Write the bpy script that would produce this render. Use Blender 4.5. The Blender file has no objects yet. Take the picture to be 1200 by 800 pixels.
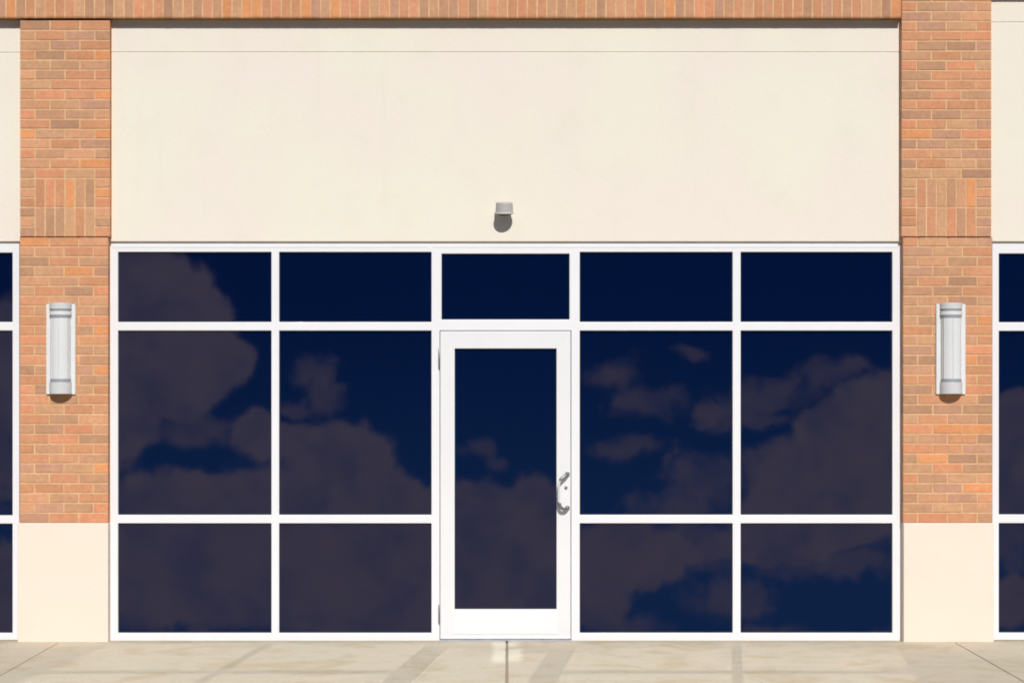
import bpy, bmesh, math, random
from mathutils import Vector
random.seed(7)
R = math.radians

# ------------------------------------------------------------------ scene basics
S = 168.0            # picture pixels (1200 wide) per metre at the plane of the window frames (y = 0)
D = 12.0             # camera distance from that plane
CX, HY, GY = 595.0, 455.0, 750.0
EYE = (GY - HY) / S

def X(px, y=0.0): return (px - CX) / S * (D + y) / D
def Z(py, y=0.0): return EYE + (HY - py) / S * (D + y) / D

sc = bpy.context.scene
col = sc.collection

def link(o, parent=None):
    col.objects.link(o)
    if parent is not None: o.parent = parent
    return o

def mesh_obj(name, bm, mats, parent=None, smooth=False, recalc=True):
    if recalc: bmesh.ops.recalc_face_normals(bm, faces=bm.faces)
    me = bpy.data.meshes.new(name)
    bm.to_mesh(me); bm.free()
    for m in (mats if isinstance(mats, (list, tuple)) else [mats]): me.materials.append(m)
    if smooth:
        for p in me.polygons: p.use_smooth = True
    return link(bpy.data.objects.new(name, me), parent)

def thing(name, label, cat, loc=(0, 0, 0), group=None):
    o = bpy.data.objects.new(name, None); col.objects.link(o)
    o.location = loc; o.empty_display_size = .2
    o['label'] = label; o['category'] = cat
    if group: o['group'] = group
    return o

def bevel(o, w, seg=2, angle=35):
    m = o.modifiers.new('bevel', 'BEVEL'); m.width = w; m.segments = seg
    m.limit_method = 'ANGLE'; m.angle_limit = R(angle); m.harden_normals = False
    return o

def box(bm, x0, x1, y0, y1, z0, z1, mi=0):
    v = [bm.verts.new((x, y, z)) for x in (x0, x1) for y in (y0, y1) for z in (z0, z1)]
    for idx in ((0, 1, 3, 2), (4, 6, 7, 5), (0, 4, 5, 1), (2, 3, 7, 6), (0, 2, 6, 4), (1, 5, 7, 3)):
        f = bm.faces.new([v[i] for i in idx]); f.material_index = mi

def prism_x(bm, prof, x0, x1):
    """profile in (y, z) swept along x"""
    a = [bm.verts.new((x0, y, z)) for y, z in prof]; b = [bm.verts.new((x1, y, z)) for y, z in prof]
    n = len(prof)
    for i in range(n): bm.faces.new((a[i], a[(i + 1) % n], b[(i + 1) % n], b[i]))
    bm.faces.new(a); bm.faces.new(b[::-1])

def prism_z(bm, prof, z0, z1):
    """plan outline in (x, y) swept along z"""
    a = [bm.verts.new((x, y, z0)) for x, y in prof]; b = [bm.verts.new((x, y, z1)) for x, y in prof]
    n = len(prof)
    for i in range(n): bm.faces.new((a[i], a[(i + 1) % n], b[(i + 1) % n], b[i]))
    bm.faces.new(a); bm.faces.new(b[::-1])

def tube(bm, pts, r, seg=12):
    rings = []
    pts = [Vector(p) for p in pts]
    up0 = Vector((.31, .2, .93))
    for i, p in enumerate(pts):
        d = (pts[min(i + 1, len(pts) - 1)] - pts[max(i - 1, 0)]).normalized()
        a = d.cross(up0).normalized(); b = d.cross(a)
        rr = r[i] if isinstance(r, (list, tuple)) else r
        rings.append([bm.verts.new(p + a * math.cos(2 * math.pi * k / seg) * rr + b * math.sin(2 * math.pi * k / seg) * rr) for k in range(seg)])
    for q, w in zip(rings, rings[1:]):
        for k in range(seg): bm.faces.new((q[k], q[(k + 1) % seg], w[(k + 1) % seg], w[k]))
    bm.faces.new(rings[0][::-1]); bm.faces.new(rings[-1])

def smoothpath(pts, n=6):
    pts = [Vector(p) for p in pts]; out = []
    P = [pts[0]] + pts + [pts[-1]]
    for i in range(1, len(P) - 2):
        a, b, c, d = P[i - 1], P[i], P[i + 1], P[i + 2]
        for k in range(n):
            t = k / n
            out.append(.5 * (2 * b + (c - a) * t + (2 * a - 5 * b + 4 * c - d) * t * t + (3 * b - a - 3 * c + d) * t ** 3))
    out.append(pts[-1]); return out

def lattice(bm, xs, zs, holes, yf, yb):
    """connected sheet of bars with openings: a grid of cells minus the holes"""
    xs = sorted(set(round(x, 5) for x in xs)); zs = sorted(set(round(z, 5) for z in zs))
    V = {}
    def v(i, j, s):
        if (i, j, s) not in V: V[(i, j, s)] = bm.verts.new((xs[i], yf if s == 0 else yb, zs[j]))
        return V[(i, j, s)]
    def solid(i, j):
        if i < 0 or j < 0 or i >= len(xs) - 1 or j >= len(zs) - 1: return False
        cx, cz = (xs[i] + xs[i + 1]) / 2, (zs[j] + zs[j + 1]) / 2
        return not any(a < cx < b and c < cz < d for a, b, c, d in holes)
    for i in range(len(xs) - 1):
        for j in range(len(zs) - 1):
            if not solid(i, j): continue
            q = ((i, j), (i + 1, j), (i + 1, j + 1), (i, j + 1))
            bm.faces.new([v(a, b, 0) for a, b in q]); bm.faces.new([v(a, b, 1) for a, b in q[::-1]])
            for (di, dj), (p, w) in (((0, -1), (0, 1)), ((1, 0), (1, 2)), ((0, 1), (2, 3)), ((-1, 0), (3, 0))):
                if not solid(i + di, j + dj):
                    a, b = q[p], q[w]
                    bm.faces.new((v(*a, 1), v(*b, 1), v(*b, 0), v(*a, 0)))
    bmesh.ops.dissolve_limit(bm, angle_limit=R(1), verts=bm.verts, edges=bm.edges)

# ------------------------------------------------------------------ materials
def s2l(c): return tuple(((v / 255 + .055) / 1.055) ** 2.4 if v / 255 > .04045 else v / 255 / 12.92 for v in c)

class NT:
    def __init__(s, tree): s.t = tree; s.n = tree.nodes; s.l = tree.links
    def new(s, typ, **kw):
        n = s.n.new(typ)
        for k, v in kw.items(): setattr(n, k, v)
        return n
    def put(s, sock, v):
        if isinstance(v, bpy.types.NodeSocket): s.l.new(v, sock)
        else: sock.default_value = v
    def math(s, op, a, b=None, c=None, clamp=False):
        n = s.new('ShaderNodeMath', operation=op, use_clamp=clamp)
        s.put(n.inputs[0], a)
        if b is not None: s.put(n.inputs[1], b)
        if c is not None: s.put(n.inputs[2], c)
        return n.outputs[0]
    def noise(s, vec, scale, detail=4, rough=.5, dist=0.):
        n = s.new('ShaderNodeTexNoise'); s.put(n.inputs['Vector'], vec)
        n.inputs['Scale'].default_value = scale; n.inputs['Detail'].default_value = detail
        n.inputs['Roughness'].default_value = rough; n.inputs['Distortion'].default_value = dist
        return n
    def ramp(s, fac, a, b, lo=0., hi=1.):
        n = s.new('ShaderNodeMapRange', interpolation_type='SMOOTHSTEP')
        s.put(n.inputs['Value'], fac); n.inputs['From Min'].default_value = a; n.inputs['From Max'].default_value = b
        n.inputs['To Min'].default_value = lo; n.inputs['To Max'].default_value = hi
        return n.outputs[0]
    def mix(s, fac, a, b, mode='MIX'):
        n = s.new('ShaderNodeMix', data_type='RGBA', blend_type=mode)
        s.put(n.inputs[0], fac)
        for i, v in ((6, a), (7, b)):
            s.put(n.inputs[i], v if isinstance(v, bpy.types.NodeSocket) else (*v, 1))
        return n.outputs[2]

def material(name):
    m = bpy.data.materials.new(name); m.use_nodes = True
    nt = NT(m.node_tree); b = m.node_tree.nodes['Principled BSDF']
    return m, nt, b

def pos(nt): return nt.new('ShaderNodeNewGeometry').outputs['Position']
def bump(nt, b, h, strength, dist):
    n = nt.new('ShaderNodeBump'); nt.put(n.inputs['Height'], h)
    n.inputs['Strength'].default_value = strength; n.inputs['Distance'].default_value = dist
    nt.l.new(n.outputs[0], b.inputs['Normal'])

BR = .86             # albedo of things against the values read off the sunlit photograph
def stucco(name, c1, c2, c3, streaks=True):
    m, nt, b = material(name); p = pos(nt)
    big = nt.noise(p, .9, 3, .55).outputs[0]
    mid = nt.noise(p, 3.5, 5, .6).outputs[0]
    c = nt.mix(nt.ramp(big, .38, .62), tuple(v * BR for v in s2l(c1)), tuple(v * BR for v in s2l(c2)))
    c = nt.mix(nt.math('MULTIPLY', nt.ramp(mid, .5, .72), .55), c, tuple(v * BR for v in s2l(c3)))
    if streaks:
        mp = nt.new('ShaderNodeMapping'); nt.l.new(p, mp.inputs[0]); mp.inputs['Scale'].default_value = (5, 1, .35)
        st = nt.noise(mp.outputs[0], 1.3, 4, .6).outputs[0]
        c = nt.mix(nt.math('MULTIPLY', nt.ramp(st, .58, .78), .35), c, tuple(v * BR for v in s2l((236, 228, 208))))
    nt.l.new(c, b.inputs['Base Color']); b.inputs['Roughness'].default_value = .9
    b.inputs['Specular IOR Level'].default_value = .2
    g = nt.noise(p, 260, 3, .6).outputs[0]; g2 = nt.noise(p, 45, 3, .6).outputs[0]
    bump(nt, b, nt.math('ADD', g, nt.math('MULTIPLY', g2, .8)), .35, .004)
    return m

M = {}
M['stucco'] = stucco('stucco', (243, 237, 219), (243, 233, 220), (238, 231, 213))
M['plinth'] = stucco('plinth_render', (248, 231, 214), (246, 229, 213), (243, 224, 205), False)

def brick_mat():
    m, nt, b = material('brick'); p = pos(nt)
    at = nt.new('ShaderNodeAttribute', attribute_name='Col')
    n1 = nt.noise(p, 38, 5, .65).outputs[0]
    n2 = nt.noise(p, 7, 3, .6).outputs[0]
    v = nt.math('ADD', nt.ramp(n1, .25, .75, .90, 1.10), nt.ramp(n2, .3, .7, -.05, .05))
    gr = nt.new('ShaderNodeCombineColor'); [nt.l.new(v, gr.inputs[i]) for i in range(3)]
    bc = nt.mix(1., at.outputs['Color'], gr.outputs[0], 'MULTIPLY')
    # scattered flashes of orange fire-marking on the faces
    bc = nt.mix(nt.math('MULTIPLY', nt.ramp(nt.noise(p, 6.3, 3, .6, 1.).outputs[0], .58, .75), .30), bc, s2l((222, 142, 92)))
    mc = nt.mix(nt.ramp(nt.noise(p, 16, 4, .6).outputs[0], .35, .65), s2l((219, 177, 134)), s2l((206, 160, 118)))
    c = nt.mix(at.outputs['Alpha'], bc, mc)
    c = nt.mix(1., c, (.97, 1.015, 1.04), 'MULTIPLY')
    nt.l.new(c, b.inputs['Base Color']); b.inputs['Roughness'].default_value = .85
    b.inputs['Specular IOR Level'].default_value = .25
    bump(nt, b, nt.math('ADD', nt.noise(p, 150, 4, .65).outputs[0], n1), .35, .003)
    return m
M['brick'] = brick_mat()

def soldier_mat():
    m = M['brick'].copy(); m.name = 'soldier_brick'
    nt = NT(m.node_tree); b = m.node_tree.nodes['Principled BSDF']
    src = b.inputs['Base Color'].links[0].from_socket
    p = pos(nt); sx = nt.new('ShaderNodeSeparateXYZ'); nt.l.new(p, sx.inputs[0])
    # brown algae grown along the lower arris of the course
    h = nt.math('ADD', sx.outputs[2], nt.math('MULTIPLY', nt.noise(p, 9, 4, .6).outputs[0], .022))
    zb = Z(22, -.085)
    c = nt.mix(nt.ramp(h, zb + .008, zb + .034, .8, 0.), src, s2l((120, 82, 34)))
    nt.l.new(c, b.inputs['Base Color'])
    return m
M['soldier'] = soldier_mat()

def paint(name, c, rough=.35, spec=.4, var=.03):
    m, nt, b = material(name); p = pos(nt)
    n = nt.noise(p, 3, 5, .6).outputs[0]
    cc = nt.mix(nt.ramp(n, .3, .7), c, tuple(v * (1 - var) for v in c))
    mp = nt.new('ShaderNodeMapping'); nt.l.new(p, mp.inputs[0]); mp.inputs['Scale'].default_value = (30, 1, 3)
    d = nt.noise(mp.outputs[0], 2, 4, .7).outputs[0]
    cc = nt.mix(nt.ramp(d, .6, .8, 0, .25), cc, tuple(v * .9 for v in c))
    nt.l.new(cc, b.inputs['Base Color'])
    nt.l.new(nt.ramp(n, .2, .8, rough * .85, rough * 1.2), b.inputs['Roughness'])
    b.inputs['Specular IOR Level'].default_value = spec
    return m
M['frame'] = paint('white_aluminium', (.77, .77, .785))
M['leaf'] = paint('white_door_paint', (.745, .745, .75))
M['rubber'] = paint('black_gasket', (.012, .012, .016), .6, .3)
M['sconce'] = paint('light_grey_paint', (.58, .59, .59), .35, .5)
M['sconce_dark'] = paint('grey_ring_paint', (.30, .325, .36), .4, .4)
M['lamp_grey'] = paint('grey_lamp_paint', (.45, .43, .405), .5, .4)
M['dark'] = paint('dark_lens', (.03, .03, .03), .3, .5)
def metal(name, c, r):
    m, nt, b = material(name); b.inputs['Metallic'].default_value = 1.
    p = pos(nt); n = nt.noise(p, 60, 3, .6).outputs[0]
    nt.l.new(nt.mix(n, c, tuple(v * .8 for v in c)), b.inputs['Base Color'])
    nt.l.new(nt.ramp(n, .2, .8, r * .8, r * 1.2), b.inputs['Roughness']); return m
M['steel'] = metal('brushed_steel', (.62, .62, .62), .38)
M['satin'] = paint('satin_white_grip', (.62, .62, .62), .3, .5)
M['grey_steel'] = metal('dull_steel', (.34, .34, .35), .5)

def diffuser():
    m, nt, b = material('opal_acrylic'); p = pos(nt)
    nt.l.new(nt.mix(nt.noise(p, 5, 3).outputs[0], (.70, .71, .70), (.63, .645, .65)), b.inputs['Base Color'])
    b.inputs['Roughness'].default_value = .32; return m
M['opal'] = diffuser()

TILT = R(4.2)        # the tinted sheet glass leans its reflection a little upwards
def glass():
    m, nt, b = material('tinted_reflective_glass'); p = pos(nt)
    nt.put(b.inputs['Base Color'], (.0008, .0034, .0150, 1))
    b.inputs['Roughness'].default_value = .02
    b.inputs['IOR'].default_value = 3.2
    n = nt.noise(p, 1.6, 2, .4)
    w = nt.new('ShaderNodeVectorMath', operation='MULTIPLY_ADD')
    nt.l.new(n.outputs['Color'], w.inputs[0]); w.inputs[1].default_value = (.006, 0, .006)
    w.inputs[2].default_value = (-.003, -math.cos(TILT), math.sin(TILT) - .003)
    rnd = nt.new('ShaderNodeObjectInfo').outputs['Random']
    off = nt.new('ShaderNodeCombineXYZ'); nt.l.new(nt.math('MULTIPLY_ADD', rnd, .003, -.0015), off.inputs[0])
    nt.l.new(nt.math('MULTIPLY_ADD', nt.math('FRACT', nt.math('MULTIPLY', rnd, 7.3)), .003, -.0015), off.inputs[2])
    ad = nt.new('ShaderNodeVectorMath', operation='ADD'); nt.l.new(w.outputs[0], ad.inputs[0]); nt.l.new(off.outputs[0], ad.inputs[1])
    nn = nt.new('ShaderNodeVectorMath', operation='NORMALIZE'); nt.l.new(ad.outputs[0], nn.inputs[0])
    nt.l.new(nn.outputs[0], b.inputs['Normal'])
    return m
M['glass'] = glass()

def concrete():
    m, nt, b = material('sidewalk_concrete'); p = pos(nt)
    n1 = nt.noise(p, 1.1, 4, .6).outputs[0]; n2 = nt.noise(p, 5, 6, .65).outputs[0]; n3 = nt.noise(p, 90, 4, .7).outputs[0]
    c = nt.mix(nt.ramp(n1, .35, .65), s2l((203, 193, 171)), s2l((207, 193, 172)))
    c = nt.mix(nt.ramp(n2, .5, .75, 0, .6), c, s2l((184, 168, 140)))
    mp = nt.new('ShaderNodeMapping'); nt.l.new(p, mp.inputs[0]); mp.inputs['Scale'].default_value = (1, 6, 1)
    n4 = nt.noise(mp.outputs[0], 1.5, 4, .6).outputs[0]
    c = nt.mix(nt.ramp(n4, .5, .72, 0, .4), c, s2l((194, 182, 154)))
    c = nt.mix(nt.ramp(n3, .5, .72, 0, .5), c, s2l((158, 143, 118)))
    # pale cement wash left on both sides of the middle joint
    sx = nt.new('ShaderNodeSeparateXYZ'); nt.l.new(p, sx.inputs[0])
    wob = nt.math('MULTIPLY_ADD', nt.noise(p, 4, 3).outputs[0], .06, -.03)
    dx = nt.math('ABSOLUTE', nt.math('ADD', sx.outputs[0], nt.math('ADD', wob, -X(594))))
    s1 = nt.math('MULTIPLY', nt.ramp(dx, .07, .125, 1, 0), nt.ramp(sx.outputs[1], -1.1, -.8, 0., 1.))
    c = nt.mix(nt.math('MULTIPLY', s1, .8), c, s2l((232, 224, 202)))
    # grime settled close to the wall
    g = nt.math('ADD', sx.outputs[1], nt.math('MULTIPLY', n2, .2))
    c = nt.mix(nt.ramp(g, -.06, .10, 0, .5), c, s2l((150, 136, 108)))
    n5 = nt.noise(p, 2.3, 5, .6, .6).outputs[0]
    c = nt.mix(nt.ramp(n5, .50, .66, 0, .55), c, s2l((186, 168, 136)))
    spots = nt.noise(p, 22, 2, .5).outputs[0]
    c = nt.mix(nt.ramp(spots, .68, .74, 0, .5), c, s2l((140, 126, 104)))
    c = nt.mix(1., c, (.95, .945, .93), 'MULTIPLY')
    nt.l.new(c, b.inputs['Base Color']); b.inputs['Roughness'].default_value = .9
    b.inputs['Specular IOR Level'].default_value = .2
    bump(nt, b, nt.math('ADD', n3, n2), .3, .004)
    return m
M['concrete'] = concrete()
def plain(name, c, r=.9, sc_=4):
    m, nt, b = material(name); p = pos(nt)
    n = nt.noise(p, sc_, 6, .7).outputs[0]
    nt.l.new(nt.mix(n, tuple(v * .8 for v in c), tuple(v * 1.2 for v in c)), b.inputs['Base Color'])
    b.inputs['Roughness'].default_value = r
    bump(nt, b, nt.noise(p, 120, 3, .7).outputs[0], .4, .006); return m
M['asphalt'] = plain('asphalt', (.055, .053, .05))
M['joint'] = plain('joint_sealant', (.30, .24, .17))
M['core'] = plain('rough_block', (.18, .17, .15))
M['roofing'] = plain('roofing_felt', (.12, .12, .12))

# ------------------------------------------------------------------ brickwork
PAL = [((204, 142, 106), 6), ((199, 139, 101), 5), ((191, 143, 110), 5), ((181, 138, 106), 4), ((187, 140, 114), 2),
       ((219, 145, 94), 3), ((212, 141, 104), 3), ((197, 150, 113), 4), ((206, 150, 113), 4), ((174, 132, 104), 2)]
PALX = [c for c, w in PAL for _ in range(w)]
def brick_colour(rng):
    c = rng.choice(PALX); k = rng.uniform(.93, 1.06)
    return tuple(min(1, (v * .78 + m * .22) * k) for v, m in zip(s2l(c), s2l((201, 142, 104))))

def brickwork(name, cells, yf, yb, mat, parent, seed, mortar=.010, pal=None):
    """one connected skin: every brick stands proud of the mortar bed between it and its neighbours"""
    rng = random.Random(seed)
    bm = bmesh.new(); lay = bm.loops.layers.float_color.new('Col')
    q = lambda v: round(v, 4)
    cells = [tuple(q(v) for v in c) for c in cells]
    xs0, xs1 = min(c[0] for c in cells), max(c[1] for c in cells)
    zs0, zs1 = min(c[2] for c in cells), max(c[3] for c in cells)
    pts = sorted(set((x, z) for a, b, c, d in cells for x in (a, b) for z in (c, d)))
    V = {}
    def ov(x, z):
        if (x, z) not in V: V[(x, z)] = bm.verts.new((x, yf + .0032, z))
        return V[(x, z)]
    colour = {}
    e = 1e-5; h = mortar / 2
    for (x0, x1, z0, z1) in cells:
        on = [(x, z) for x, z in pts if x0 - e <= x <= x1 + e and z0 - e <= z <= z1 + e and
              (abs(x - x0) < e or abs(x - x1) < e or abs(z - z0) < e or abs(z - z1) < e)]
        bot = sorted(p for p in on if abs(p[1] - z0) < e)
        rig = sorted((p for p in on if abs(p[0] - x1) < e and z0 + e < p[1] < z1 - e), key=lambda p: p[1])
        top = sorted((p for p in on if abs(p[1] - z1) < e), reverse=True)
        lef = sorted((p for p in on if abs(p[0] - x0) < e and z0 + e < p[1] < z1 - e), key=lambda p: -p[1])
        loop = bot + rig + top + lef
        il, ir = (0 if abs(x0 - xs0) < e else h), (0 if abs(x1 - xs1) < e else h)
        ib, it = (0 if abs(z0 - zs0) < e else h), (0 if abs(z1 - zs1) < e else h)
        j = [rng.uniform(-.0012, .0012) for _ in range(4)]
        il += (j[0] if il else 0); ir += (j[1] if ir else 0); ib += (j[2] if ib else 0); it += (j[3] if it else 0)
        pr = rng.uniform(-.0012, .0012)
        c = brick_colour(rng)
        rings = [[ov(*p) for p in loop]]
        for d, y in ((0, yf + .0030), (0, yf + .0016 + pr * .7), (.0022, yf + pr * .7)):
            a, b_, cc, dd = x0 + il + d, x1 - ir - d, z0 + ib + d, z1 - it - d
            rings.append([bm.verts.new((min(max(x, a), b_), y, min(max(z, cc), dd))) for x, z in loop])
        n = len(loop)
        for k, (r0, r1) in enumerate(zip(rings, rings[1:])):
            for i in range(n):
                f = bm.faces.new((r0[i], r0[(i + 1) % n], r1[(i + 1) % n], r1[i]))
                for l in f.loops: l[lay] = (*c, 1. if k == 0 else 0.)
                colour[f] = c
        f = bm.faces.new(rings[-1])
        for l in f.loops: l[lay] = (*c, 0.)
        colour[f] = c
    edges = [ed for ed in bm.edges if ed.is_boundary]
    src = {ed: colour[ed.link_faces[0]] for ed in edges}
    bk = {}
    for ed in edges:
        a, b_ = ed.verts
        for v in (a, b_):
            if v not in bk: bk[v] = bm.verts.new((v.co.x, yb, v.co.z))
        f = bm.faces.new((b_, a, bk[a], bk[b_]))
        for l in f.loops: l[lay] = (*src[ed], 0.)
    return mesh_obj(name, bm, mat, parent)

def running(x0, x1, z_top, n, course, units, start=0):
    """n courses down from z_top; units half-bricks wide, alternate courses shifted by a half"""
    hw = (x1 - x0) / units; out = []
    for r in range(n):
        z1 = z_top - r * course; z0 = z1 - course
        u = 0; first = True
        while u < units:
            w = 1 if (first and (r + start) % 2 == 1) else 2
            w = min(w, units - u); first = False
            out.append((x0 + u * hw, x0 + (u + w) * hw, z0, z1)); u += w
    return out

# ------------------------------------------------------------------ the building
bld = thing('retail_building', 'shopfront building with brick pillars, cream render panels and dark blue glass in white frames', 'building')

YF = 0.0
YU, YL, YB, YS, YT = -.075, -.064, -.068, -.018, -.087    # upper pillar, lower pillar, plinth, render panel, soldier course

def pillar(pu, pl, pb, top, seed, start, sy):
    # upper shaft with the panel of upright bricks at its foot
    xa, xb = X(pu[0], YU), X(pu[1], YU)
    zpan, zled = Z(209, YU), Z(277, YU)
    zt = Z(top, YU); n = round((zt - zpan) / .0679); ch = (zt - zpan) / n
    cells = running(xa, xb, zt, n, ch, 6, start)
    hw = (xb - xa) / 6; c3 = (zpan - zled) / 6
    for k in range(6):
        for sx in (xa, xb - hw): cells.append((sx, sx + hw, zpan - (k + 1) * c3, zpan - k * c3))
    w = (4 * hw) / 6
    for r in range(2):
        for k in range(6): cells.append((xa + hw + k * w, xa + hw + (k + 1) * w, zpan - (r + 1) * 3 * c3, zpan - r * 3 * c3))
    p = brickwork('brick_pillar', cells, YU, .12, M['brick'], bld, seed)
    xa, xb = X(pl[0], YL), X(pl[1], YL)
    zt, zb = zled - .0015, Z(612, YL)
    n = 29; ch = (zt - zb) / n
    cells = running(xa, xb, zt, n, ch, 6, start)
    lower = brickwork('lower_shaft', cells, YL, .12, M['brick'], p, seed + 1)
    bm = bmesh.new(); box(bm, X(pb[0], YB), X(pb[1], YB), YB, .12, -.02, zb - .002)
    pl_ = bevel(mesh_obj('plinth', bm, M['plinth'], p), .006)
    return p

pillar((23.6, 128.6), (23.2, 126.6), (20.5, 126.8), 24.2, 11, 0, 0)
pillar((1056.8, 1161.6), (1058.4, 1162.8), (1058.9, 1164.8), -44, 23, 1, 0)

# soldier course: upright bricks along the top of the left and middle bays, a step higher over the right bay
def soldier(name, p0, p1, bottom, seed):
    xa, xb = X(p0, YT), X(p1, YT); zb = Z(bottom, YT); n = round((xb - xa) / .0679); w = (xb - xa) / n
    cells = [(xa + i * w, xa + (i + 1) * w, zb, zb + .203) for i in range(n)]
    return brickwork(name, cells, YT, .12, M['soldier'], bld, seed)
soldier('soldier_course', -420, 1056.2, 21.6, 5)
soldier('soldier_course', 1162.2, 1620, -9.5, 6)

# brick parapet above, out of the picture
def parapet(p0, p1, zb, seed):
    n = int(round((X(p1) - X(p0)) / .1015))
    cells = running(X(p0), X(p1), zb + 8 * .0679, 8, .0679, n, 0)
    return brickwork('parapet', cells, YU + .004, .30, M['brick'], bld, seed)
parapet(-420, 1056.6, Z(21.6, YT) + .206, 31)
parapet(1057.2, 1620, Z(-9.5, YT) + .206, 32)

# render panels: one section with the V-groove below the top band
def panel(p0, p1, top, groove):
    zb = Z(283.2, YS); zg = Z(groove, YS); zt = Z(top, YS)
    prof = [(YS, zb + .004), (YS + .004, zb), (.10, zb), (.10, zt), (YS, zt), (YS, zg + .005), (YS + .005, zg + .001), (YS + .005, zg - .001), (YS, zg - .004)]
    bm = bmesh.new(); prism_x(bm, prof, p0, p1)
    return mesh_obj('render_panel', bm, M['stucco'], bld)
panel(X(126), X(1059), 8, 61.5)
panel(X(-420), X(25), 8, 62)
panel(X(1159), X(1620), -22, 26.5)

# block core, roof slab behind everything
bm = bmesh.new(); box(bm, X(-420), X(1620), .125, .30, -.05, Z(-14, 0) + .2)
mesh_obj('wall', bm, M['core'], bld)
bm = bmesh.new(); box(bm, X(-420), X(1620), .30, 9, Z(0), Z(-14, 0) + .1)
mesh_obj('roof', bm, M['roofing'], bld)

# ------------------------------------------------------------------ window frames and panes
GYF, GYB = .022, .030
def pane(px0, px1, py0, py1, parent, yf=GYF, name='pane'):
    x0, x1, z0, z1 = X(px0) - .006, X(px1) + .006, Z(py1) - .006, Z(py0) + .006
    g = .012
    bm = bmesh.new()
    xs, zs = [x0, x0 + g, x1 - g, x1], [z0, z0 + g, z1 - g, z1]
    F = {(i, j): bm.verts.new((xs[i], yf if 0 < i < 3 and 0 < j < 3 else yf - .004, zs[j])) for i in range(4) for j in range(4)}
    Bk = [bm.verts.new(p) for p in ((x0, yf + .008, z0), (x1, yf + .008, z0), (x1, yf + .008, z1), (x0, yf + .008, z1))]
    for i in range(3):
        for j in range(3):
            f = bm.faces.new((F[i, j], F[i + 1, j], F[i + 1, j + 1], F[i, j + 1]))
            f.material_index = 0 if (i, j) == (1, 1) else 1
    f = bm.faces.new(Bk[::-1]); f.material_index = 1
    return mesh_obj(name, bm, [M['glass'], M['rubber']], parent, recalc=False)

def bay(edges, glass_cols, rows, extra_panes, extra_holes, cuts, zcuts):
    holes_px = [(a, b, r0, r1) for a, b in glass_cols for r0, r1 in rows] + extra_panes
    hp = [(X(a), X(b), Z(d), Z(c)) for a, b, c, d in holes_px + extra_holes]
    xs = [X(v) for v in edges] + [v for h in hp for v in h[:2]] + [X(v) for v in cuts]
    zs = [Z(283.4), Z(749.6)] + [v for h in hp for v in h[2:]]
    bm = bmesh.new(); lattice(bm, xs, zs, hp, YF, .11)
    fr = bevel(mesh_obj('window_frame', bm, M['frame'], bld), .004)
    for h in holes_px: pane(*h, fr)
    return fr

rows = [(295.2, 377.2), (387.2, 603.0), (612.8, 741.2)]
mid = bay((128.2, 1056.6), [(138.2, 318.0), (327.0, 505.6), (679.4, 858.6), (868.0, 1045.8)], rows,
          [(517.4, 667.4, 297.2, 374.4)], [(515.2, 669.4, 387.2, 760)], [], [])
bay((-362, 22.6), [(-353, -174), (-165, 14.6)], [(296, 377.2), (387.2, 603.6), (613.2, 741.2)], [], [], [], [])
bay((1162.8, 1556), [(1170.6, 1350), (1359, 1538)], [(297, 377.6), (387.6, 602.6), (612.6, 741.0)], [], [], [], [])

# sealant joint and slim raised beads on the frame members (snap-in glazing beads)
def bead(px0, px1, py0, py1, parent, y=-.0022):
    bm = bmesh.new(); box(bm, X(px0), X(px1), y, .004, Z(py1), Z(py0))
    return bevel(mesh_obj('glazing_bead', bm, M['frame'], parent), .001, 1)
bead(131.5, 1055.0, 286.6, 290.2, mid)

# ------------------------------------------------------------------ the door
DL, DR, DT, DB = 515.9, 668.7, 388.0, 747.8
bm = bmesh.new()
gh = [(X(532.8), X(652.2), Z(713.4), Z(408.2))]
lattice(bm, [X(DL), X(DR), gh[0][0], gh[0][1]], [Z(DB), Z(DT), gh[0][2], gh[0][3]], gh, -.004, .045)
door = bevel(mesh_obj('door', bm, M['leaf'], bld), .003)
pane(532.8, 652.2, 408.2, 713.4, door, .018, 'door_pane')
# kick rail seam on the foot of the leaf
bm = bmesh.new(); box(bm, X(530), X(654.5), -.0066, .004, Z(742.6), Z(716.6))
bevel(mesh_obj('kick_plate', bm, M['frame'], door), .002, 1)
for py0, py1 in ((408.5, 431.5), (708, 729.5)):
    bm = bmesh.new()
    tube(bm, [(X(514.9), -.010, Z(py1)), (X(514.9), -.010, Z(py0))], .0068, 12)
    h = mesh_obj('hinge', bm, M['grey_steel'], door, True)
    bevel(h, .0015, 1, 60)
# offset pull handle: two curved feet on the stile and the grip in front of the glass edge
yd = -.004
pts = [(X(664.8), yd, Z(555.2)), (X(664.2), yd - .022, Z(555.6)), (X(661.0), yd - .036, Z(557.8)), (X(656.6), yd - .043, Z(561.6)),
       (X(655.0), yd - .045, Z(567)), (X(654.6), yd - .045, Z(577)), (X(654.8), yd - .045, Z(587)),
       (X(656.6), yd - .043, Z(593.2)), (X(660.4), yd - .036, Z(595.8)), (X(664.0), yd - .022, Z(595.4)), (X(664.8), yd, Z(594.6))]
path = smoothpath(pts, 6); bm = bmesh.new()
tube(bm, path, [.0115 if abs(p.z - Z(575)) > .078 else .0078 for p in path], 14)
for f in bm.faces:
    if abs(f.calc_center_median().z - Z(575)) < .075: f.material_index = 1
hd = mesh_obj('handle', bm, [M['grey_steel'], M['satin']], door, True)
for py in (555.2, 594.6):
    bm = bmesh.new(); tube(bm, [(X(664.8), yd + .002, Z(py)), (X(664.8), yd - .008, Z(py))], .018, 20)
    mesh_obj('handle_rose', bm, M['steel'], door, False)
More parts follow.
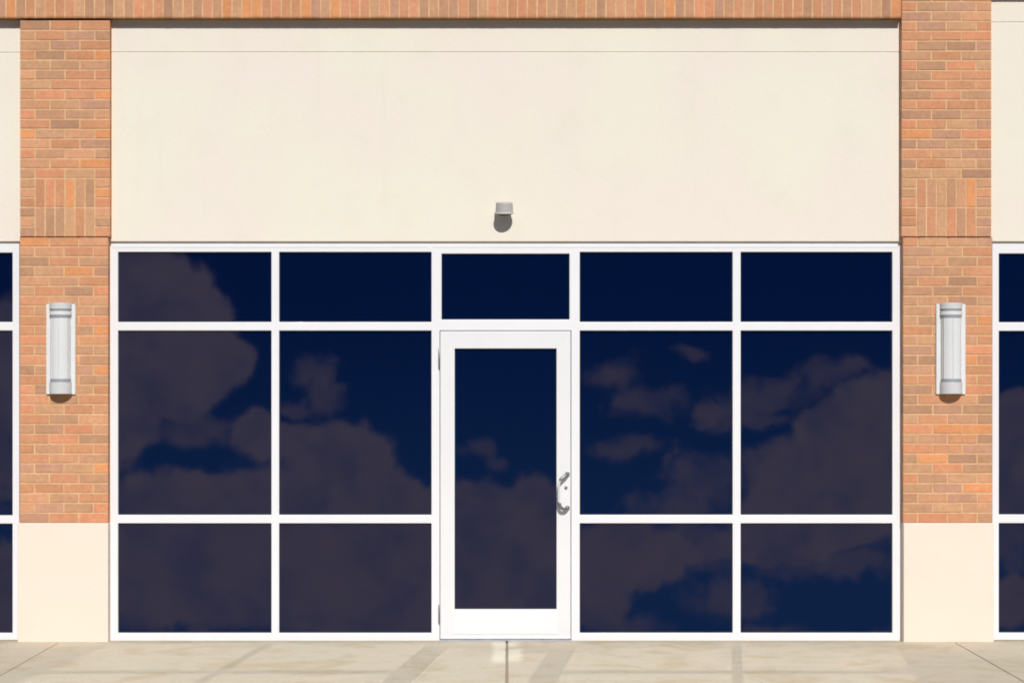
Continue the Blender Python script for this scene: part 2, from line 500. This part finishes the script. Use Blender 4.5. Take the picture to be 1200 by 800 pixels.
bm = bmesh.new(); tube(bm, [(X(663.2), yd + .002, Z(571.2)), (X(663.2), yd - .005, Z(571.2))], .0115, 20)
bevel(mesh_obj('lock_cylinder', bm, M['grey_steel'], door), .0015, 1)
# door stop behind the leaf's edge gap, threshold below
bm = bmesh.new()
lattice(bm, [X(513.8), X(520), X(664), X(670.8)], [Z(749), Z(392), Z(385.8)], [(X(520), X(664), Z(760), Z(392))], .05, .10)
mesh_obj('door_stop', bm, M['sconce'], bld)
bm = bmesh.new(); prism_x(bm, [(-.03, .0), (-.022, .009), (.045, .011), (.11, .011), (.11, 0)], X(515.4), X(669.2))
mesh_obj('threshold', bm, M['steel'], bld)
bm = bmesh.new(); box(bm, X(516), X(668), .112, .124, -.01, Z(385))
mesh_obj('door_backing', bm, M['rubber'], bld)

# ------------------------------------------------------------------ wall lamps on the pillars
def half_oval(w, d, y0, n=18, e=2.0):
    return [(w * math.cos(math.pi * k / n), y0 - d * math.sin(math.pi * k / n) ** (2 / e)) for k in range(n + 1)]

def make_sconce():
    t = thing('wall_lamp', '', 'wall lamp', (0, 0, 0), 'cylinder wall lamps on the brick pillars')
    k = 1 / S
    H = 106 * k
    bm = bmesh.new(); box(bm, -17 * k, 17 * k, -.012, .0, 0, H - 1.2 * k)
    bevel(mesh_obj('back_plate', bm, M['opal'], t), .002)
    y0 = -.0125; dep = .066
    def piece(name, w, d, z0, z1, mat, bev=.002):
        bm = bmesh.new(); prism_z(bm, half_oval(w * k, d, y0), z0 * k, z1 * k)
        return bevel(mesh_obj(name, bm, mat, t, False), bev, 2, 40)
    piece('bottom_cap', 13.0, dep, .6, 14.2, M['sconce'])
    piece('ring', 12.2, dep - .004, 14.4, 17.4, M['sconce_dark'])
    df = piece('diffuser', 11.9, dep - .007, 17.6, 88.6, M['opal'])
    piece('ring', 12.2, dep - .004, 88.8, 91.6, M['sconce_dark'])
    piece('upper_band', 13.0, dep, 91.8, 96.4, M['opal'])
    piece('ring', 12.2, dep - .004, 96.6, 98.6, M['sconce_dark'])
    piece('top_cap', 13.0, dep, 98.8, 106, M['sconce'])
    for a in (38, 90, 142):
        cx, cy = 11.9 * k * math.cos(R(a)), y0 - (dep - .007) * math.sin(R(a))
        nx, ny = math.cos(R(a)) * .0035, -math.sin(R(a)) * .0035
        bm = bmesh.new()
        tx, ty = -ny * .8, nx * .8
        prism_z(bm, [(cx - tx * .9 - nx, cy - ty * .9 - ny), (cx + tx * .9 - nx, cy + ty * .9 - ny), (cx + tx * .9 + nx, cy + ty * .9 + ny), (cx - tx * .9 + nx, cy - ty * .9 + ny)], 17.7 * k, 88.5 * k)
        mesh_obj('rib', bm, M['sconce'], t)
    return t
def copy_thing(o):
    c = o.copy(); col.objects.link(c)
    for ch in o.children:
        d = ch.copy(); col.objects.link(d); d.parent = c
    return c
s1 = make_sconce()
s2 = copy_thing(s1)
for s, px, lab in ((s1, 71.8, 'pale grey half-round wall lamp on the brick pillar left of the glass door'),
                   (s2, 1113.8, 'pale grey half-round wall lamp on the brick pillar right of the glass door')):
    s.location = (X(px, YL), YL - .0015, Z(461.8, YL - .04)); s['label'] = lab

# ------------------------------------------------------------------ small flood light over the door
fl = thing('flood_light', 'small grey hooded spotlight on the cream wall above the door', 'spotlight', (X(591, -.1), YS, Z(243.8, -.1)))
k = 1 / S
def lathe(bm, prof, cx, cy, seg=28, tilt=0.0):
    rings = []
    for r, z in prof:
        rings.append([bm.verts.new((cx + r * math.cos(2 * math.pi * i / seg), cy + r * math.sin(2 * math.pi * i / seg) * math.cos(tilt) + z * math.sin(tilt),
                                    z * math.cos(tilt) - r * math.sin(2 * math.pi * i / seg) * math.sin(tilt))) for i in range(seg)])
    for a, b in zip(rings, rings[1:]):
        for i in range(seg): bm.faces.new((a[i], a[(i + 1) % seg], b[(i + 1) % seg], b[i]))
    return rings
bm = bmesh.new()
rg = lathe(bm, [(9.3 * k, 6.8 * k), (9.7 * k, 5.8 * k), (10.2 * k, -4.6 * k), (11.0 * k, -5.2 * k), (11.0 * k, -6.6 * k), (10.0 * k, -6.6 * k), (9.2 * k, -4 * k)], 0, -.078, 28, R(-9))
bm.faces.new(rg[0]); bm.faces.new(rg[-1])
hd = bevel(mesh_obj('lamp_head', bm, M['lamp_grey'], fl), .003, 2, 50)
bm = bmesh.new(); rg = lathe(bm, [(9.1 * k, -4.4 * k), (8.6 * k, -7.0 * k), (6 * k, -8.6 * k), (2 * k, -9.2 * k)], 0, -.078, 28, R(-9))
bm.faces.new(rg[0]); bm.faces.new(rg[-1])
mesh_obj('lens', bm, M['dark'], fl, True)
bm = bmesh.new(); tube(bm, [(0, -.002, .004), (0, -.045, .004)], .017, 14)
mesh_obj('arm', bm, M['lamp_grey'], fl)
bm = bmesh.new(); tube(bm, [(0, .001, .004), (0, -.012, .004)], .040, 24)
bevel(mesh_obj('mounting_plate', bm, M['lamp_grey'], fl), .002)

# ------------------------------------------------------------------ ground
def struct(name, bm, mats):
    o = mesh_obj(name, bm, mats); o['kind'] = 'structure'; return o
SW = 3.6
joint_x = [X(594) + i * 3.1 for i in range(-4, 5)]
bm = bmesh.new()
# sidewalk slabs with tooled joints: one profile swept in y, a kerb face at the street edge
prof = [(-13.0, 0.0)]
for i, jx in enumerate(joint_x):
    k = 1. if i == 4 else .55
    prof += [(jx - .010 * k, 0.), (jx - .006 * k, -.012 * k), (jx + .006 * k, -.012 * k), (jx + .010 * k, 0.)]
prof += [(13.0, 0.0)]
a = [bm.verts.new((x, .13, z)) for x, z in prof]; b = [bm.verts.new((x, -SW, z)) for x, z in prof]
c = [bm.verts.new((x, -SW - .02, -.02 + z)) for x, z in prof]; d = [bm.verts.new((x, -SW - .03, -.17)) for x, z in prof]
for q, w in ((a, b), (b, c), (c, d)):
    for i in range(len(prof) - 1):
        f = bm.faces.new((q[i], q[i + 1], w[i + 1], w[i]))
        if prof[i][1] < 0 and prof[i + 1][1] < 0 and q is a: f.material_index = 1
struct('sidewalk', bm, [M['concrete'], M['joint']])
bm = bmesh.new()
G = 900
vs = [bm.verts.new(p) for p in ((-G, -G, -.15), (G, -G, -.15), (G, G, -.15), (-G, G, -.15))]
bm.faces.new(vs)
struct('parking_lot', bm, M['asphalt'])

# ------------------------------------------------------------------ sky, clouds, sun
SUN_EL, SUN_AZ = R(40), R(8)          # azimuth: to the right of straight-on, seen from the street
w = bpy.data.worlds.new('World'); sc.world = w; w.use_nodes = True
w.cycles.sampling_method = 'MANUAL'; w.cycles.sample_map_resolution = 256
nt = NT(w.node_tree); nt.n.clear()
out = nt.new('ShaderNodeOutputWorld'); bg = nt.new('ShaderNodeBackground'); nt.l.new(bg.outputs[0], out.inputs[0])
sky = nt.new('ShaderNodeTexSky', sky_type='NISHITA'); sky.sun_disc = False
sky.sun_elevation = SUN_EL; sky.sun_rotation = math.pi - SUN_AZ
sky.air_density = 1.0; sky.dust_density = .3; sky.ozone_density = 3.0
STR = .12
bg.inputs['Strength'].default_value = STR
gen = nt.new('ShaderNodeTexCoord').outputs['Generated']
sep = nt.new('ShaderNodeSeparateXYZ'); nt.l.new(gen, sep.inputs[0])
# deep, polarised blue low over the street
tint = nt.mix(nt.ramp(sep.outputs[2], .22, .6), (.001, .015, .074), (1., 1., 1.))
skyc = nt.mix(1., sky.outputs[0], tint, 'MULTIPLY')
# cloud bank over the street: direction projected on a plane facing the shops
rot = nt.new('ShaderNodeVectorRotate', rotation_type='X_AXIS'); nt.l.new(gen, rot.inputs['Vector'])
rot.inputs['Angle'].default_value = 2 * TILT
rs = nt.new('ShaderNodeSeparateXYZ'); nt.l.new(rot.outputs[0], rs.inputs[0])
den = nt.math('MAXIMUM', nt.math('MULTIPLY', rs.outputs[1], -1.), .05)
K = D * S / 100.
u = nt.math('MULTIPLY', nt.math('DIVIDE', rs.outputs[0], den), K)
v = nt.math('MULTIPLY', nt.math('DIVIDE', rs.outputs[2], den), K)
uv = nt.new('ShaderNodeCombineXYZ'); nt.l.new(u, uv.inputs[0]); nt.l.new(v, uv.inputs[1])
wn = nt.noise(uv.outputs[0], 1.1, 6, .58)
wm = nt.new('ShaderNodeVectorMath', operation='MULTIPLY_ADD'); nt.l.new(wn.outputs['Color'], wm.inputs[0])
wm.inputs[1].default_value = (.5, .5, 0); wm.inputs[2].default_value = (-.25, -.25, 0)
wadd = nt.new('ShaderNodeVectorMath', operation='ADD'); nt.l.new(uv.outputs[0], wadd.inputs[0]); nt.l.new(wm.outputs[0], wadd.inputs[1])
# (x, y, half width, half height) of the heaped cloud masses, then of the thin torn ones
BL = [(110, 310, 95, 60), (170, 345, 75, 50), (238, 366, 40, 30), (60, 430, 120, 90), (190, 425, 100, 62), (258, 425, 36, 40),
      (125, 492, 68, 62), (215, 462, 46, 30), (75, 545, 70, 60), (302, 512, 34, 30), (210, 592, 90, 44), (320, 605, 90, 70),
      (395, 540, 70, 55), (445, 578, 60, 42), (485, 605, 60, 50), (350, 512, 40, 28), (250, 660, 200, 80), (450, 690, 160, 90),
      (10, 700, 90, 70), (560, 604, 70, 52), (620, 606, 60, 52), (600, 680, 110, 80),
      (925, 560, 62, 52), (985, 520, 62, 50), (1035, 496, 62, 58), (1090, 560, 130, 90), (960, 606, 110, 40),
      (740, 650, 90, 44), (700, 690, 50, 60), (900, 636, 90, 22),
      (1190, 475, 24, 26), (1210, 540, 70, 70), (1190, 700, 40, 40),
      (-80, 500, 120, 160), (-250, 600, 150, 140), (1330, 620, 120, 120), (1480, 560, 120, 80)]
WI = [(372, 425, 36, 26), (382, 455, 28, 30), (345, 470, 22, 14), (566, 526, 20, 10), (584, 538, 18, 8),
      (722, 440, 44, 20), (770, 472, 48, 22), (806, 408, 26, 10), (850, 478, 50, 14), (905, 462, 70, 26),
      (970, 444, 48, 22), (1000, 436, 22, 14), (880, 490, 60, 14), (832, 560, 66, 34), (790, 592, 60, 26), (740, 520, 50, 14),
      (230, 500, 60, 24), (960, 650, 110, 26), (860, 700, 60, 30), (800, 640, 90, 40), (900, 738, 46, 12), (1030, 738, 36, 12), (740, 735, 50, 20), (1180, 610, 40, 60)]
def masses(L, vec, k):
    acc = None
    for (px, py, rx, ry) in L:
        m_ = nt.new('ShaderNodeVectorMath', operation='MULTIPLY_ADD'); nt.l.new(vec, m_.inputs[0])
        m_.inputs[1].default_value = (100 / rx, 100 / ry, 0)
        m_.inputs[2].default_value = (-(px - CX) / rx, -(HY - py) / ry, 0)
        ln = nt.new('ShaderNodeVectorMath', operation='LENGTH'); nt.l.new(m_.outputs[0], ln.inputs[0])
        acc = ln.outputs['Value'] if acc is None else nt.math('SMOOTH_MIN', acc, ln.outputs['Value'], k)
    return acc
fine = nt.noise(wadd.outputs[0], 3.2, 11, .68, .35).outputs[0]
bil = nt.noise(wadd.outputs[0], 1.3, 8, .62).outputs[0]
e1 = nt.math('ADD', masses(BL, wadd.outputs[0], .25), nt.math('MULTIPLY_ADD', fine, .85, -.425))
heap = nt.math('MULTIPLY', nt.ramp(e1, .80, 1.04, 1., 0.), nt.ramp(bil, .28, .56, .70, 1.))
e2 = nt.math('ADD', masses(WI, wadd.outputs[0], .4), nt.math('MULTIPLY_ADD', fine, 2.4, -1.2))
torn = nt.math('MULTIPLY', nt.ramp(e2, .30, 1.15, 1., 0.), nt.ramp(bil, .25, .62, .40, .74))
dens = nt.math('MAXIMUM', heap, torn)
cc = nt.mix(nt.ramp(bil, .36, .66), (.90, .76, 1.20), (1.10, .88, 1.24))
cc = nt.mix(nt.ramp(fine, .40, .66, 0., .35), cc, (.84, .76, 1.12))
front = nt.ramp(rs.outputs[1], -.3, -.05, 1., 0.)
low = nt.ramp(v, -2.4, 1.4, 1., 0.)
skyc = nt.mix(nt.math('MULTIPLY', low, front), skyc, (.10, .34, 1.22))
full = nt.mix(nt.math('MULTIPLY', dens, front), skyc, cc)
nt.l.new(full, bg.inputs['Color'])

sun = bpy.data.lights.new('sun', 'SUN'); sun.energy = 3.9; sun.angle = R(.53); sun.color = (1., .965, .90)
so = bpy.data.objects.new('sun', sun); col.objects.link(so)
sd = Vector((math.sin(SUN_AZ) * math.cos(SUN_EL), -math.cos(SUN_AZ) * math.cos(SUN_EL), math.sin(SUN_EL)))
so.rotation_euler = sd.to_track_quat('Z', 'Y').to_euler()

# ------------------------------------------------------------------ camera and render
cam = bpy.data.cameras.new('camera'); co = bpy.data.objects.new('camera', cam); col.objects.link(co)
co.location = (0, -D, EYE); co.rotation_euler = (R(90), 0, 0)
cam.sensor_fit = 'HORIZONTAL'; cam.sensor_width = 36
cam.lens = 36 * D / (1200 / S)
cam.shift_x = (600 - CX) / 1200; cam.shift_y = (HY - 400) / 1200
cam.clip_end = 3000
sc.camera = co
sc.view_settings.view_transform = 'Standard'; sc.view_settings.look = 'None'
sc.view_settings.exposure = 0.06; sc.view_settings.gamma = 1.0
cy = sc.cycles
cy.use_denoising = True
cy.filter_width = 1.8
cy.caustics_reflective = True; cy.blur_glossy = 0.0
cy.max_bounces = 8; cy.diffuse_bounces = 4; cy.glossy_bounces = 4
cy.sample_clamp_indirect = 0.0
cy.use_guiding = True
cy.use_adaptive_sampling = False
